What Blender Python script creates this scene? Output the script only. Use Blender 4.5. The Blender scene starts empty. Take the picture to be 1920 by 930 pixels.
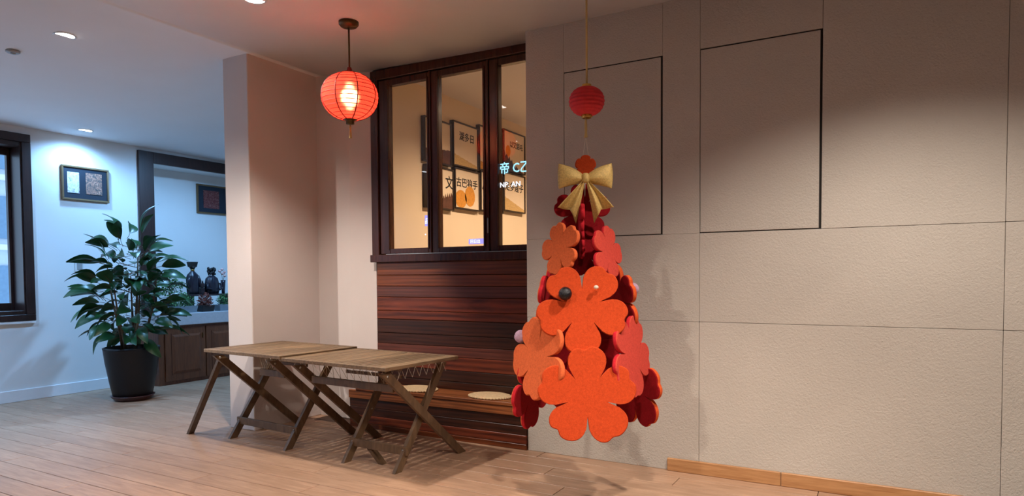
import bpy, bmesh, math, random
from mathutils import Vector, Matrix, Euler
PI = math.pi
random.seed(7)
scene = bpy.context.scene
C = scene.collection

# ------------------------------------------------------------------ camera, world, exposure
YAW, PITCH, ROLL = math.radians(57.6) + 0.0526, -0.0363, -0.0069
fw = Vector((math.sin(YAW) * math.cos(PITCH), math.cos(YAW) * math.cos(PITCH), math.sin(PITCH)))
rt = Vector((math.cos(YAW), -math.sin(YAW), 0)); up = rt.cross(fw)
r2 = rt * math.cos(ROLL) + up * math.sin(ROLL); u2 = up * math.cos(ROLL) - rt * math.sin(ROLL)
cam = bpy.data.cameras.new('camera'); cam_ob = bpy.data.objects.new('camera', cam); C.objects.link(cam_ob)
M = Matrix((r2, u2, -fw)).transposed().to_4x4(); M.translation = Vector((0, 0, 1.35))
cam_ob.matrix_world = M
cam.sensor_width = 36; cam.lens = 1241.89 * 36 / 1920
cam.shift_y = (561.48 - 465) / 1920; cam.shift_x = 1.04 / 1920
cam.clip_start = 0.05; cam.clip_end = 200
scene.camera = cam_ob
world = bpy.data.worlds.new('world'); scene.world = world; world.use_nodes = True
wb = world.node_tree.nodes['Background']
wb.inputs[0].default_value = (0.42, 0.66, 1.0, 1); wb.inputs[1].default_value = 1.9
scene.view_settings.view_transform = 'Standard'; scene.view_settings.look = 'None'
scene.view_settings.gamma = 1; scene.view_settings.use_curve_mapping = False
scene.view_settings.exposure = 0.3
WARM = (1.0, 0.88, 0.77); SOFT = (1.0, 0.89, 0.80); COOL = (0.25, 0.55, 1.0)
# downlights, some of them added as fill: x, y, watts, colour, cone angle, label
DOWNLIGHTS = [
    (2.87, 5.61, 40, (1.0, 0.84, 0.72), 110, 'bright round downlight in the ceiling nearest the smoke detector'),
    (3.10, 3.71, 225, (1.0, 0.87, 0.77), 118, 'bright round downlight at top of frame above the tables'),
    (4.27, 7.98, 70, COOL, 160, 'small cool downlight close to the left wall above the framed picture'),
    (1.2, 4.6, 45, SOFT, 110, 'added warm fill downlight over the open floor left of the camera'),  # unseen lamp added for frontal fill light
    (2.95, -0.1, 270, WARM, 128, 'warm downlight over the floor facing the plain right end of the wall'),
    (1.6, 0.3, 430, WARM, 114, 'warm downlight over the floor to the right of the viewpoint'),
    (2.0, 6.9, 250, COOL, 138, 'added cool fill downlight in front of the dark framed window', 20),  # unseen, added to wash the left wall in blue
    (5.5, 6.7, 250, COOL, 138, 'added cool fill downlight behind the plastered column', 20),  # unseen, added to brighten the niche and the wall behind the column
    (0.3, 6.9, 240, COOL, 138, 'added cool fill downlight far left near the corner', 20),  # unseen, added for more cool light along the left wall
    (0.6, 2.6, 100, SOFT, 126, 'added warm fill downlight overhead near the viewpoint'),  # unseen lamp added as frontal fill for ornament and tables
    (6.0, 2.6, 205, (1.0, 0.74, 0.50), 150, 'warm downlight in the room behind the interior window'),
    (7.8, 2.6, 190, (1.0, 0.74, 0.50), 150, 'warm downlight deep in the room behind the interior window'),
]
TRACK = [   # ceiling spotlights behind the viewpoint, one of them added as fill: place, aim, watts, colour, cone, label
    ((-1.5, 1.75, 2.9), (3.9, 1.40, 0.55), 230, (1.0, 0.86, 0.72), 27, 'black ceiling spotlight behind the viewpoint aimed at the hanging ornament'),
    ((-1.2, 6.4, 2.9), (3.9, 4.95, 1.35), 520, (1.0, 0.93, 0.86), 27, 'added fill spotlight behind the viewpoint aimed at the plastered column'),  # unseen, added to brighten the column front
]

# ------------------------------------------------------------------ materials
def lin(c):
    return tuple(((x / 255) / 12.92 if x / 255 <= 0.04045 else ((x / 255 + 0.055) / 1.055) ** 2.4) for x in c)
def base(name):
    m = bpy.data.materials.new(name); m.use_nodes = True
    nt = m.node_tree; return m, nt, nt.nodes['Principled BSDF']
def node(nt, t, **kw):
    n = nt.nodes.new(t)
    for k, v in kw.items(): setattr(n, k, v)
    return n
def coords(nt, scale=(1, 1, 1), kind='Object', rot=(0, 0, 0)):
    tc = node(nt, 'ShaderNodeTexCoord'); mp = node(nt, 'ShaderNodeMapping')
    mp.inputs['Scale'].default_value = scale; mp.inputs['Rotation'].default_value = rot
    nt.links.new(tc.outputs[kind], mp.inputs[0]); return mp.outputs[0]
def noise(nt, vec, scale, detail=4, rough=0.55, dist=0.0):
    n = node(nt, 'ShaderNodeTexNoise'); n.inputs['Scale'].default_value = scale; n.inputs['Detail'].default_value = detail
    n.inputs['Roughness'].default_value = rough; n.inputs['Distortion'].default_value = dist
    nt.links.new(vec, n.inputs['Vector']); return n.outputs['Fac']
def ramp(nt, fac, stops):
    r = node(nt, 'ShaderNodeValToRGB'); e = r.color_ramp.elements
    while len(e) < len(stops): e.new(0.5)
    for k, (p, c) in enumerate(stops): e[k].position = p; e[k].color = (*c, 1)
    nt.links.new(fac, r.inputs[0]); return r.outputs[0]
def bump(nt, bs, fac, strength, dist=0.01):
    b = node(nt, 'ShaderNodeBump'); b.inputs['Strength'].default_value = strength; b.inputs['Distance'].default_value = dist
    nt.links.new(fac, b.inputs['Height']); nt.links.new(b.outputs[0], bs.inputs['Normal'])
def mul(c, k): return tuple(min(1, x * k) for x in c)
def plain(name, col, rough=0.5, metal=0.0, var=0.08, nscale=12, bmp=0.0, bscale=60, spec=0.5, sheen=0.0):
    m, nt, bs = base(name); c = lin(col); v = coords(nt)
    f = noise(nt, v, nscale)
    nt.links.new(ramp(nt, f, [(0.3, mul(c, 1 - var)), (0.7, mul(c, 1 + var))]), bs.inputs['Base Color'])
    bs.inputs['Roughness'].default_value = rough; bs.inputs['Metallic'].default_value = metal
    bs.inputs['Specular IOR Level'].default_value = spec
    if sheen: bs.inputs['Sheen Weight'].default_value = sheen
    if bmp: bump(nt, bs, noise(nt, v, bscale, 3), bmp, 0.004)
    return m
def wood(name, dark, light, rough=0.45, scale=(1, 1, 1), grain=9, spread=0.25, bmp=0.15, rings=False, gloss=0.5):
    """grain runs along the axis whose scale is small; Object Info random shifts tone and grain per piece"""
    m, nt, bs = base(name); v0 = coords(nt)
    oi = node(nt, 'ShaderNodeObjectInfo'); add = node(nt, 'ShaderNodeVectorMath', operation='MULTIPLY_ADD')
    cmb = node(nt, 'ShaderNodeCombineXYZ')
    for k in range(3): nt.links.new(oi.outputs['Random'], cmb.inputs[k])
    add.inputs[1].default_value = (37, 53, 71); nt.links.new(cmb.outputs[0], add.inputs[0]); nt.links.new(v0, add.inputs[2])
    mp = node(nt, 'ShaderNodeMapping'); mp.inputs['Scale'].default_value = scale; nt.links.new(add.outputs[0], mp.inputs[0])
    f = noise(nt, mp.outputs[0], grain, 6, 0.6, 1.2)
    if rings:
        w = node(nt, 'ShaderNodeTexWave', wave_type='RINGS', rings_direction='SPHERICAL'); w.inputs['Scale'].default_value = grain * 0.45
        w.inputs['Distortion'].default_value = 6; w.inputs['Detail'].default_value = 3; w.inputs['Detail Scale'].default_value = 1.4
        nt.links.new(mp.outputs[0], w.inputs['Vector'])
        mx = node(nt, 'ShaderNodeMath', operation='MULTIPLY_ADD'); mx.inputs[1].default_value = 0.22
        nt.links.new(w.outputs['Fac'], mx.inputs[0])
        ml = node(nt, 'ShaderNodeMath', operation='MULTIPLY'); ml.inputs[1].default_value = 0.85; nt.links.new(f, ml.inputs[0])
        nt.links.new(ml.outputs[0], mx.inputs[2]); f = mx.outputs[0]
    col = ramp(nt, f, [(0.28, lin(dark)), (0.72, lin(light))])
    hs = node(nt, 'ShaderNodeHueSaturation'); mr = node(nt, 'ShaderNodeMapRange')
    mr.inputs['To Min'].default_value = 1 - spread; mr.inputs['To Max'].default_value = 1 + spread
    nt.links.new(oi.outputs['Random'], mr.inputs['Value']); nt.links.new(mr.outputs[0], hs.inputs['Value'])
    nt.links.new(col, hs.inputs['Color']); nt.links.new(hs.outputs[0], bs.inputs['Base Color'])
    bs.inputs['Roughness'].default_value = rough; bs.inputs['Specular IOR Level'].default_value = gloss
    bump(nt, bs, f, bmp, 0.003)
    return m
def emit(name, col, strength):
    m = bpy.data.materials.new(name); m.use_nodes = True; nt = m.node_tree; nt.nodes.clear()
    e = node(nt, 'ShaderNodeEmission'); e.inputs[0].default_value = (*col, 1); e.inputs[1].default_value = strength
    o = node(nt, 'ShaderNodeOutputMaterial'); nt.links.new(e.outputs[0], o.inputs[0]); return m
def glass(name, tint=(1, 1, 1)):
    m = bpy.data.materials.new(name); m.use_nodes = True; nt = m.node_tree; nt.nodes.clear()
    t = node(nt, 'ShaderNodeBsdfTransparent'); t.inputs[0].default_value = (*tint, 1)
    g = node(nt, 'ShaderNodeBsdfGlossy'); g.inputs['Roughness'].default_value = 0.0
    fr = node(nt, 'ShaderNodeFresnel'); ge = node(nt, 'ShaderNodeNewGeometry')
    mr = node(nt, 'ShaderNodeMapRange'); mr.inputs['To Min'].default_value = 1.45; mr.inputs['To Max'].default_value = 1 / 1.45   # same sheet reflectance from both faces
    nt.links.new(ge.outputs['Backfacing'], mr.inputs['Value']); nt.links.new(mr.outputs[0], fr.inputs['IOR'])
    mx = node(nt, 'ShaderNodeMixShader'); o = node(nt, 'ShaderNodeOutputMaterial')
    nt.links.new(fr.outputs[0], mx.inputs[0]); nt.links.new(t.outputs[0], mx.inputs[1]); nt.links.new(g.outputs[0], mx.inputs[2])
    nt.links.new(mx.outputs[0], o.inputs[0]); return m
def paper(name, col, clear=0.12):
    m = bpy.data.materials.new(name); m.use_nodes = True; nt = m.node_tree; nt.nodes.clear()
    d = node(nt, 'ShaderNodeBsdfDiffuse'); d.inputs[0].default_value = (*col, 1)
    t = node(nt, 'ShaderNodeBsdfTranslucent'); t.inputs[0].default_value = (*col, 1)
    a = node(nt, 'ShaderNodeMixShader'); a.inputs[0].default_value = 0.62
    tr = node(nt, 'ShaderNodeBsdfRefraction'); tr.inputs[0].default_value = (1, 0.62, 0.42, 1); tr.inputs['Roughness'].default_value = 0.5; tr.inputs['IOR'].default_value = 1.25
    b = node(nt, 'ShaderNodeMixShader'); b.inputs[0].default_value = clear
    v = coords(nt); f = noise(nt, v, 60, 3); cr = ramp(nt, f, [(0.3, mul(col, 0.85)), (0.7, col)])
    nt.links.new(cr, d.inputs[0]); nt.links.new(cr, t.inputs[0])
    o = node(nt, 'ShaderNodeOutputMaterial')
    nt.links.new(d.outputs[0], a.inputs[1]); nt.links.new(t.outputs[0], a.inputs[2])
    nt.links.new(a.outputs[0], b.inputs[1]); nt.links.new(tr.outputs[0], b.inputs[2]); nt.links.new(b.outputs[0], o.inputs[0]); return m
def stucco(name, col, fine=170, strength=0.35, var=0.05):
    m, nt, bs = base(name); c = lin(col); v = coords(nt)
    f = noise(nt, v, 1.7, 3)
    nt.links.new(ramp(nt, f, [(0.3, mul(c, 1 - var)), (0.7, mul(c, 1 + var))]), bs.inputs['Base Color'])
    bs.inputs['Roughness'].default_value = 0.85; bs.inputs['Specular IOR Level'].default_value = 0.25
    bump(nt, bs, noise(nt, v, fine, 3, 0.6), strength, 0.006); return m
def felt(name, col):
    m, nt, bs = base(name); c = lin(col); v = coords(nt)
    f = noise(nt, v, 90, 6, 0.75, 0.6)
    nt.links.new(ramp(nt, f, [(0.28, mul(c, 0.70)), (0.72, mul(c, 1.18))]), bs.inputs['Base Color'])
    bs.inputs['Roughness'].default_value = 0.95; bs.inputs['Specular IOR Level'].default_value = 0.1
    bs.inputs['Sheen Weight'].default_value = 0.25; bs.inputs['Sheen Tint'].default_value = (*mul(c, 1.3), 1)
    bump(nt, bs, noise(nt, v, 260, 4, 0.7), 0.6, 0.004); return m

MT = dict(
    wall_white=stucco('painted white plaster', (222, 222, 220), 120, 0.06, 0.02),
    wall_col=stucco('rough cream plaster', (212, 202, 197), 190, 0.22, 0.03),
    wall_panel=stucco('textured beige wall panel', (186, 180, 171), 90, 0.75, 0.04),
    wall_gap=plain('dark joint shadow gap', (60, 52, 46), 0.9),
    reveal=plain('black hatch gap', (24, 20, 18), 0.9),
    ceiling=stucco('matt ceiling paint', (234, 232, 234), 60, 0.03, 0.02),
    gallery=stucco('cream gallery wall paint', (232, 214, 190), 60, 0.03, 0.02),
    floor=wood('pale oak floor board', (150, 118, 94), (184, 150, 124), 0.42, (9, 0.8, 9), 3, 0.07, 0.05),
    floor_base=plain('dark floor joint', (70, 50, 40), 0.8),
    frame_dark=wood('dark mahogany window frame', (46, 22, 15), (78, 40, 27), 0.26, (14, 14, 1.2), 2, 0.06, 0.06),
    frame_left=wood('near black stained frame', (34, 20, 18), (56, 35, 31), 0.35, (12, 12, 1.2), 2, 0.06, 0.06),
    plank_orange=wood('orange brown pine plank', (82, 38, 17), (126, 64, 30), 0.34, (2.0, 0.5, 8.0), 2.6, 0.12, 0.08, True, 0.5),
    plank_purple=wood('purple brown pine plank', (66, 33, 26), (100, 54, 42), 0.36, (2.0, 0.5, 8.0), 2.6, 0.10, 0.08, True, 0.5),
    plank_red=wood('red brown pine plank with bold grain', (58, 22, 12), (128, 60, 36), 0.34, (1.6, 0.6, 6.0), 2.2, 0.08, 0.12, True, 0.5),
    plank_dark=wood('dark charred pine plank', (32, 16, 11), (66, 33, 20), 0.34, (2.0, 0.5, 8.0), 2.6, 0.2, 0.08, True, 0.5),
    bench=wood('brown pine bench board', (86, 44, 22), (160, 96, 54), 0.34, (9.0, 0.5, 9.0), 3.0, 0.12, 0.08, True),
    table=wood('weathered teak slat', (92, 74, 54), (142, 118, 90), 0.55, (1.2, 12, 12), 3, 0.22, 0.12),
    leg=wood('dark teak table leg', (76, 58, 40), (118, 92, 66), 0.45, (5, 5, 1.5), 3, 0.10, 0.1),
    oak=wood('honey oak baseboard', (150, 104, 64), (190, 144, 98), 0.45, (12, 0.8, 12), 3, 0.05, 0.06),
    cabinet=wood('brown oak cabinet', (78, 40, 20), (118, 66, 36), 0.45, (9, 9, 1.0), 3, 0.05, 0.08),
    counter=plain('grey stone counter', (176, 178, 182), 0.45, 0, 0.06, 30),
    white_trim=plain('white painted trim', (226, 226, 226), 0.45, 0, 0.02),
    plastic=plain('white plastic', (214, 216, 216), 0.4, 0, 0.02),
    plastic_grey=plain('grey plastic', (150, 152, 152), 0.4, 0, 0.02),
    pot=plain('dark brown glazed pot', (20, 14, 14), 0.4, 0, 0.1, spec=0.35),
    saucer=plain('oxblood saucer', (62, 28, 26), 0.35, 0, 0.1),
    soil=plain('potting soil', (36, 26, 20), 0.95, 0, 0.3, 50, 0.8),
    stem=plain('brown plant cane', (84, 66, 44), 0.7, 0, 0.2, 30, 0.4),
    leaf=plain('glossy dark green leaf', (26, 70, 36), 0.36, 0, 0.35, 5),
    herb=plain('small green foliage', (62, 108, 58), 0.6, 0, 0.35, 9),
    herb_red=plain('reddish foliage', (120, 66, 56), 0.6, 0, 0.4, 12),
    trough=plain('blue grey planter', (120, 134, 144), 0.5, 0, 0.06),
    trough_dark=plain('black planter', (24, 24, 26), 0.5, 0, 0.06),
    figure=plain('blue black glazed figurine', (30, 32, 44), 0.3, 0, 0.2, 20),
    figure_black=plain('matt black figurine trim', (14, 14, 16), 0.6, 0, 0.2, 40, 0.5),
    figure_gold=plain('dull gold collar', (150, 116, 60), 0.4, 0.6),
    ornament=plain('dark carved ornament', (46, 34, 38), 0.5, 0, 0.4, 40, 0.6),
    petal=plain('pale pink blossom', (214, 176, 172), 0.6),
    gold=plain('polished brass', (206, 164, 78), 0.35, 0.5, 0.06),
    bronze=plain('aged bronze', (92, 70, 40), 0.4, 0.75, 0.1),
    steel=plain('brushed steel', (170, 168, 164), 0.35, 0.9),
    goldcloth=plain('gold glitter cloth', (202, 172, 104), 0.55, 0.25, 0.22, 120, 0.5, 300),
    cordgold=plain('gold cord', (196, 168, 110), 0.6, 0.2),
    cord=plain('pale string', (206, 196, 180), 0.7),
    redpaper=paper('lit red lantern paper', lin((240, 76, 64)), 0.13),
    redpaper2=plain('matt red crepe paper', (206, 40, 48), 0.75, 0, 0.12, 30, 0.3, 90),
    rib=plain('dark red lantern rib', (120, 22, 20), 0.6),
    bulb=emit('glowing warm bulb', (1.0, 0.80, 0.52), 28),
    lamp=emit('glowing downlight lens', (1.0, 0.95, 0.9), 14),
    lampcool=emit('glowing cool downlight lens', (0.85, 0.94, 1.0), 14),
    f_orange=felt('orange felt', (184, 66, 30)), f_salmon=felt('salmon orange felt', (206, 98, 56)), f_coral=felt('coral red felt', (190, 68, 56)),
    f_red=felt('deep red felt', (132, 18, 26)), f_edge=felt('crimson felt edge', (184, 36, 46)), f_orange2=felt('light orange felt edge', (200, 84, 40)),
    pom_lilac=felt('lilac pompom', (176, 146, 166)), pom_black=plain('black sequin pompom', (14, 14, 20), 0.3, 0.2, 0.4, 90, 1.0, 140),
    bead=plain('clear silvery bead', (220, 206, 190), 0.15, 0.3),
    glass=glass('window glass'), glass2=glass('interior window glass', (0.97, 0.96, 0.94)),
    picframe=plain('black brown picture frame', (40, 26, 20), 0.4, 0, 0.1),
    picgold=plain('bronze gilt frame', (120, 96, 66), 0.4, 0.4, 0.1),
    matnavy=plain('dark blue mount board', (24, 36, 50), 0.7, 0, 0.06),
    paperwhite=plain('cream print paper', (236, 218, 196), 0.8, 0, 0.02),
    ink=plain('black brush ink', (28, 22, 20), 0.8),
    biscuit=plain('golden biscuit print', (216, 148, 56), 0.8, 0, 0.18, 60),
    grain=plain('beige grain print', (206, 172, 116), 0.8, 0, 0.35, 90),
    brownprint=plain('brown print', (92, 56, 42), 0.8, 0, 0.3, 30),
    redprint=plain('red brown print', (150, 74, 58), 0.8, 0, 0.3, 30),
    greyprint=plain('grey blue print', (74, 66, 84), 0.8, 0, 0.3, 30),
    reflected=emit('pale blue reflected lettering', (0.35, 0.75, 1.0), 1.1),  # this and the next two: emission standing in for sign reflections in the glass
    reflected_violet=emit('violet sign reflection', (0.42, 0.36, 1.0), 0.9),
    reflected_white=emit('white reflected lettering', (0.85, 0.9, 1.0), 1.2),
    straw=plain('woven straw', (206, 180, 140), 0.8, 0, 0.12, 60, 0.8, 120),
    facade=plain('pale concrete facade', (196, 204, 212), 0.8, 0, 0.05),
    facade_win=plain('dark blue facade window', (110, 140, 164), 0.3),
)
def art(name, cols, scale):
    m, nt, bs = base(name); v = coords(nt); f = noise(nt, v, scale, 6, 0.7, 1.5)
    n = len(cols); nt.links.new(ramp(nt, f, [(0.3 + 0.4 * k / (n - 1), lin(c)) for k, c in enumerate(cols)]), bs.inputs['Base Color'])
    bs.inputs['Roughness'].default_value = 0.7; return m
MT['art_ink'] = art('pale ink painting', [(90, 92, 100), (206, 206, 208), (226, 226, 226)], 22)
MT['art_flower'] = art('dark floral painting', [(24, 26, 30), (90, 84, 80), (170, 120, 100), (200, 180, 160)], 26)
MT['art_red'] = art('dark red relief print', [(40, 20, 22), (110, 44, 44), (150, 120, 110)], 40)

# ------------------------------------------------------------------ mesh helpers
class MB:
    def __init__(s): s.v, s.f, s.mi, s.sm = [], [], [], []
    def add(s, vs, fs, m=0, smooth=False):
        o = len(s.v); s.v += [tuple(p) for p in vs]
        for f in fs: s.f.append(tuple(o + k for k in f)); s.mi.append(m); s.sm.append(smooth)
        return s
    def box(s, x0, x1, y0, y1, z0, z1, m=0, b=0.0):
        x0, x1 = sorted((x0, x1)); y0, y1 = sorted((y0, y1)); z0, z1 = sorted((z0, z1))
        if b <= 0:
            vs = [(x, y, z) for x in (x0, x1) for y in (y0, y1) for z in (z0, z1)]
            return s.add(vs, [(0, 1, 3, 2), (4, 6, 7, 5), (0, 4, 5, 1), (2, 3, 7, 6), (0, 2, 6, 4), (1, 5, 7, 3)], m)
        b = min(b, (x1 - x0) / 2.1, (y1 - y0) / 2.1, (z1 - z0) / 2.1); vs = []; ix = {}
        for i in (0, 1):
            for j in (0, 1):
                for k in (0, 1):
                    px, py, pz = (x0, x1)[i], (y0, y1)[j], (z0, z1)[k]
                    dx, dy, dz = (b, -b)[i], (b, -b)[j], (b, -b)[k]
                    for a, p in enumerate(((px, py + dy, pz + dz), (px + dx, py, pz + dz), (px + dx, py + dy, pz))):
                        ix[i, j, k, a] = len(vs); vs.append(p)
        fs = []
        for i in (0, 1): fs.append([ix[i, 0, 0, 0], ix[i, 0, 1, 0], ix[i, 1, 1, 0], ix[i, 1, 0, 0]][:: 1 if i == 0 else -1])
        for j in (0, 1): fs.append([ix[0, j, 0, 1], ix[1, j, 0, 1], ix[1, j, 1, 1], ix[0, j, 1, 1]][:: 1 if j == 0 else -1])
        for k in (0, 1): fs.append([ix[0, 0, k, 2], ix[0, 1, k, 2], ix[1, 1, k, 2], ix[1, 0, k, 2]][:: 1 if k == 0 else -1])
        for i in (0, 1):
            for j in (0, 1):
                fs.append([ix[i, j, 0, 0], ix[i, j, 0, 1], ix[i, j, 1, 1], ix[i, j, 1, 0]])
                fs.append([ix[i, 0, j, 0], ix[i, 0, j, 2], ix[i, 1, j, 2], ix[i, 1, j, 0]])
                fs.append([ix[0, i, j, 1], ix[0, i, j, 2], ix[1, i, j, 2], ix[1, i, j, 1]])
                for k in (0, 1): fs.append([ix[i, j, k, 0], ix[i, j, k, 1], ix[i, j, k, 2]])
        return s.add(vs, fs, m)
    def beam(s, p0, p1, w, h, side=(0, 0, 1), m=0, flat=False):
        """bar from p0 to p1; w along 'side' projected, h across; flat = ends cut level (horizontal)"""
        p0, p1 = Vector(p0), Vector(p1); d = (p1 - p0).normalized(); sd = Vector(side); a = (sd - d * sd.dot(d)).normalized(); b = d.cross(a)
        vs = []
        for p in (p0, p1):
            for (i, j) in ((-1, -1), (1, -1), (1, 1), (-1, 1)):
                q = p + a * (i * w / 2) + b * (j * h / 2)
                if flat and abs(d.z) > 0.1: q = q + d * ((p.z - q.z) / d.z)
                vs.append(q)
        return s.add(vs, [(3, 2, 1, 0), (4, 5, 6, 7), (0, 1, 5, 4), (1, 2, 6, 5), (2, 3, 7, 6), (3, 0, 4, 7)], m)
    def tube(s, pts, r, n=6, m=0, closed=False, smooth=True):
        pts = [Vector(p) for p in pts]; N = len(pts); vs = []; rr = r if isinstance(r, (list, tuple)) else [r] * N
        for i, p in enumerate(pts):
            a = pts[(i - 1) % N] if (closed or i > 0) else p; b = pts[(i + 1) % N] if (closed or i < N - 1) else p
            d = (b - a).normalized(); ref = Vector((0, 0, 1)) if abs(d.z) < 0.9 else Vector((1, 0, 0))
            e = d.cross(ref).normalized(); g = d.cross(e)
            for k in range(n): t = 2 * PI * k / n; vs.append(p + (e * math.cos(t) + g * math.sin(t)) * rr[i])
        fs = []
        for i in range(N if closed else N - 1):
            for k in range(n):
                j = (i + 1) % N; fs.append((i * n + k, i * n + (k + 1) % n, j * n + (k + 1) % n, j * n + k))
        if not closed: fs += [tuple(range(n))[::-1], tuple((N - 1) * n + k for k in range(n))]
        return s.add(vs, fs, m, smooth)
    def lathe(s, prof, n=32, c=(0, 0, 0), m=0, smooth=True, cap=True):
        vs = []
        for (r, z) in prof:
            for k in range(n): t = 2 * PI * k / n; vs.append((c[0] + r * math.cos(t), c[1] + r * math.sin(t), c[2] + z))
        fs = []
        for i in range(len(prof) - 1):
            for k in range(n): fs.append((i * n + k, i * n + (k + 1) % n, (i + 1) * n + (k + 1) % n, (i + 1) * n + k))
        if cap:
            fs += [tuple(range(n))[::-1], tuple((len(prof) - 1) * n + k for k in range(n))]
        return s.add(vs, fs, m, smooth)
    def prism(s, poly, z0, z1, m=0):
        n = len(poly); vs = [(x, y, z0) for x, y in poly] + [(x, y, z1) for x, y in poly]
        return s.add(vs, [tuple(range(n))[::-1], tuple(range(n, 2 * n))] + [(k, (k + 1) % n, n + (k + 1) % n, n + k) for k in range(n)], m)
    def ball(s, c, r, n=16, rings=10, m=0, sq=1.0, jit=0.0):
        prof = [(max(1e-4, r * math.sin(PI * i / rings)), -r * sq * math.cos(PI * i / rings)) for i in range(rings + 1)]
        o = len(s.v); s.lathe(prof, n, c, m, True, True)
        if jit:
            for k in range(o, len(s.v)):
                p = Vector(s.v[k]) - Vector(c); s.v[k] = tuple(Vector(c) + p * (1 + random.uniform(-jit, jit)))
        return s
    def xf(s, mat):
        s.v = [tuple(mat @ Vector(p)) for p in s.v]; return s
    def mesh(s, name, mats):
        me = bpy.data.meshes.new(name); me.from_pydata(s.v, [], s.f)
        for m in (mats if isinstance(mats, (list, tuple)) else [mats]): me.materials.append(MT[m] if isinstance(m, str) else m)
        me.polygons.foreach_set('material_index', s.mi); me.polygons.foreach_set('use_smooth', s.sm)
        bm = bmesh.new(); bm.from_mesh(me); bmesh.ops.recalc_face_normals(bm, faces=bm.faces); bm.to_mesh(me); bm.free()
        me.update(); return me
    def build(s, name, mats, parent=None, loc=None, centre=False):
        o = bpy.data.objects.new(name, None) if False else None
        if centre and s.v:
            c = Vector([sum(p[k] for p in s.v) / len(s.v) for k in range(3)])
            s.v = [tuple(Vector(p) - c) for p in s.v]; loc = c if loc is None else Vector(loc) + c
        o = bpy.data.objects.new(name, s.mesh(name, mats)); C.objects.link(o)
        if loc is not None: o.location = loc
        if parent: o.parent = parent
        return o
def tag(o, label, cat, group=None):
    o['label'] = label; o['category'] = cat
    if group: o['group'] = group
    return o
def thing(name, label, cat, loc=(0, 0, 0), rz=0, group=None):
    o = bpy.data.objects.new(name, None); C.objects.link(o); o.location = loc; o.rotation_euler = (0, 0, rz); o.empty_display_size = 0.1
    return tag(o, label, cat, group)
def struct(o, label=None):
    o['kind'] = 'structure'
    if label: o['label'] = label
    return o
def inst(name, me, parent, loc=(0, 0, 0), rot=(0, 0, 0), mat=None, scale=None):
    o = bpy.data.objects.new(name, me); C.objects.link(o); o.parent = parent
    if mat is not None: o.matrix_local = mat
    else: o.location = loc; o.rotation_euler = rot
    if scale: o.scale = scale
    return o
def lettering(body, size, matname, ext=0.001):
    cu = bpy.data.curves.new('lettering', 'FONT'); cu.body = body; cu.size = size; cu.extrude = ext; cu.resolution_u = 2; cu.offset = size * 0.012
    ob = bpy.data.objects.new('lettering', cu); C.objects.link(ob)
    dg = bpy.context.evaluated_depsgraph_get(); me = bpy.data.meshes.new_from_object(ob.evaluated_get(dg))
    bpy.data.objects.remove(ob); me.materials.clear(); me.materials.append(MT[matname]); return me

# ------------------------------------------------------------------ the setting
CX, CY0, CY1 = 3.914, 4.798, 5.117      # column front, right face, left face
PX, WX, RX = 4.703, 4.75, 4.478         # pilaster front, window wall, panelled wall
LY = 8.29                               # left wall
def ceil_z(y):
    """height of the gently uneven ceiling (smooth curve through a few heights)"""
    pts = [(-3, 3.19), (0.5, 3.19), (2.4, 3.19), (4.0, 3.225), (5.0, 3.275), (6.2, 3.20), (7.4, 3.08), (8.3, 3.02), (9.2, 3.0)]
    for i in range(len(pts) - 1):
        (a, za), (b, zb) = pts[i], pts[i + 1]
        if y <= b:
            def sl(k):
                if k <= 0 or k >= len(pts) - 1: return 0.0
                return (pts[k + 1][1] - pts[k - 1][1]) / (pts[k + 1][0] - pts[k - 1][0])
            h = b - a; t = (y - a) / h
            return za * (2 * t**3 - 3 * t**2 + 1) + h * sl(i) * (t**3 - 2 * t**2 + t) + zb * (-2 * t**3 + 3 * t**2) + h * sl(i + 1) * (t**3 - t**2)
    return pts[-1][1]
yy = sorted(set([round(-2.9 + 0.1 * k, 3) for k in range(119)] + [4.75, 9.0])); xs = (-3.5, WX + 0.05, 7.5); vs, fs = [], []
for y in yy:
    for x in xs: vs.append((x, y, ceil_z(y)))
for k in range(len(yy) - 1):
    for j in (0, 1):
        if j == 1 and yy[k] < 4.749: continue
        q = 3 * k + j; fs.append((q, q + 3, q + 4, q + 1))
o = MB().add(vs, fs, 0, True).build('ceiling', 'ceiling'); struct(o, 'pale plain ceiling turning bluish towards the left wall')
so = o.modifiers.new('thickness', 'SOLIDIFY'); so.thickness = 0.1; so.offset = -1 if o.data.polygons[0].normal.z < 0 else 1

floor = MB().box(-3.5, 9.2, -2.9, 9.0, -0.12, -0.006).build('floor', 'floor_base'); struct(floor, 'pale oak board floor running along the panelled wall')
PW = 0.178; shared = {}
row = 0; x = 0.422
while x < 7.4:
    L = 1.9 if x < 4.5 else 2.2
    y = -0.4 - (row * 0.83) % L
    lo = -0.4 if x < 4.46 else 4.7
    while y < 8.75:
        a, b = max(y, lo), min(y + L, 8.75)
        if b - a > 0.12 and not (x > RX - PW and b < 2.3 and False):
            key = round(b - a, 2)
            if key not in shared: shared[key] = MB().box(-PW / 2 + 0.0028, PW / 2 - 0.0028, -key / 2 + 0.002, key / 2 - 0.002, -0.006, 0, 0, 0.0018).mesh('plank', 'floor')
            inst('plank', shared[key], floor, (x + PW / 2, (a + b) / 2, 0))
        y += L
    x += PW; row += 1

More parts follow.
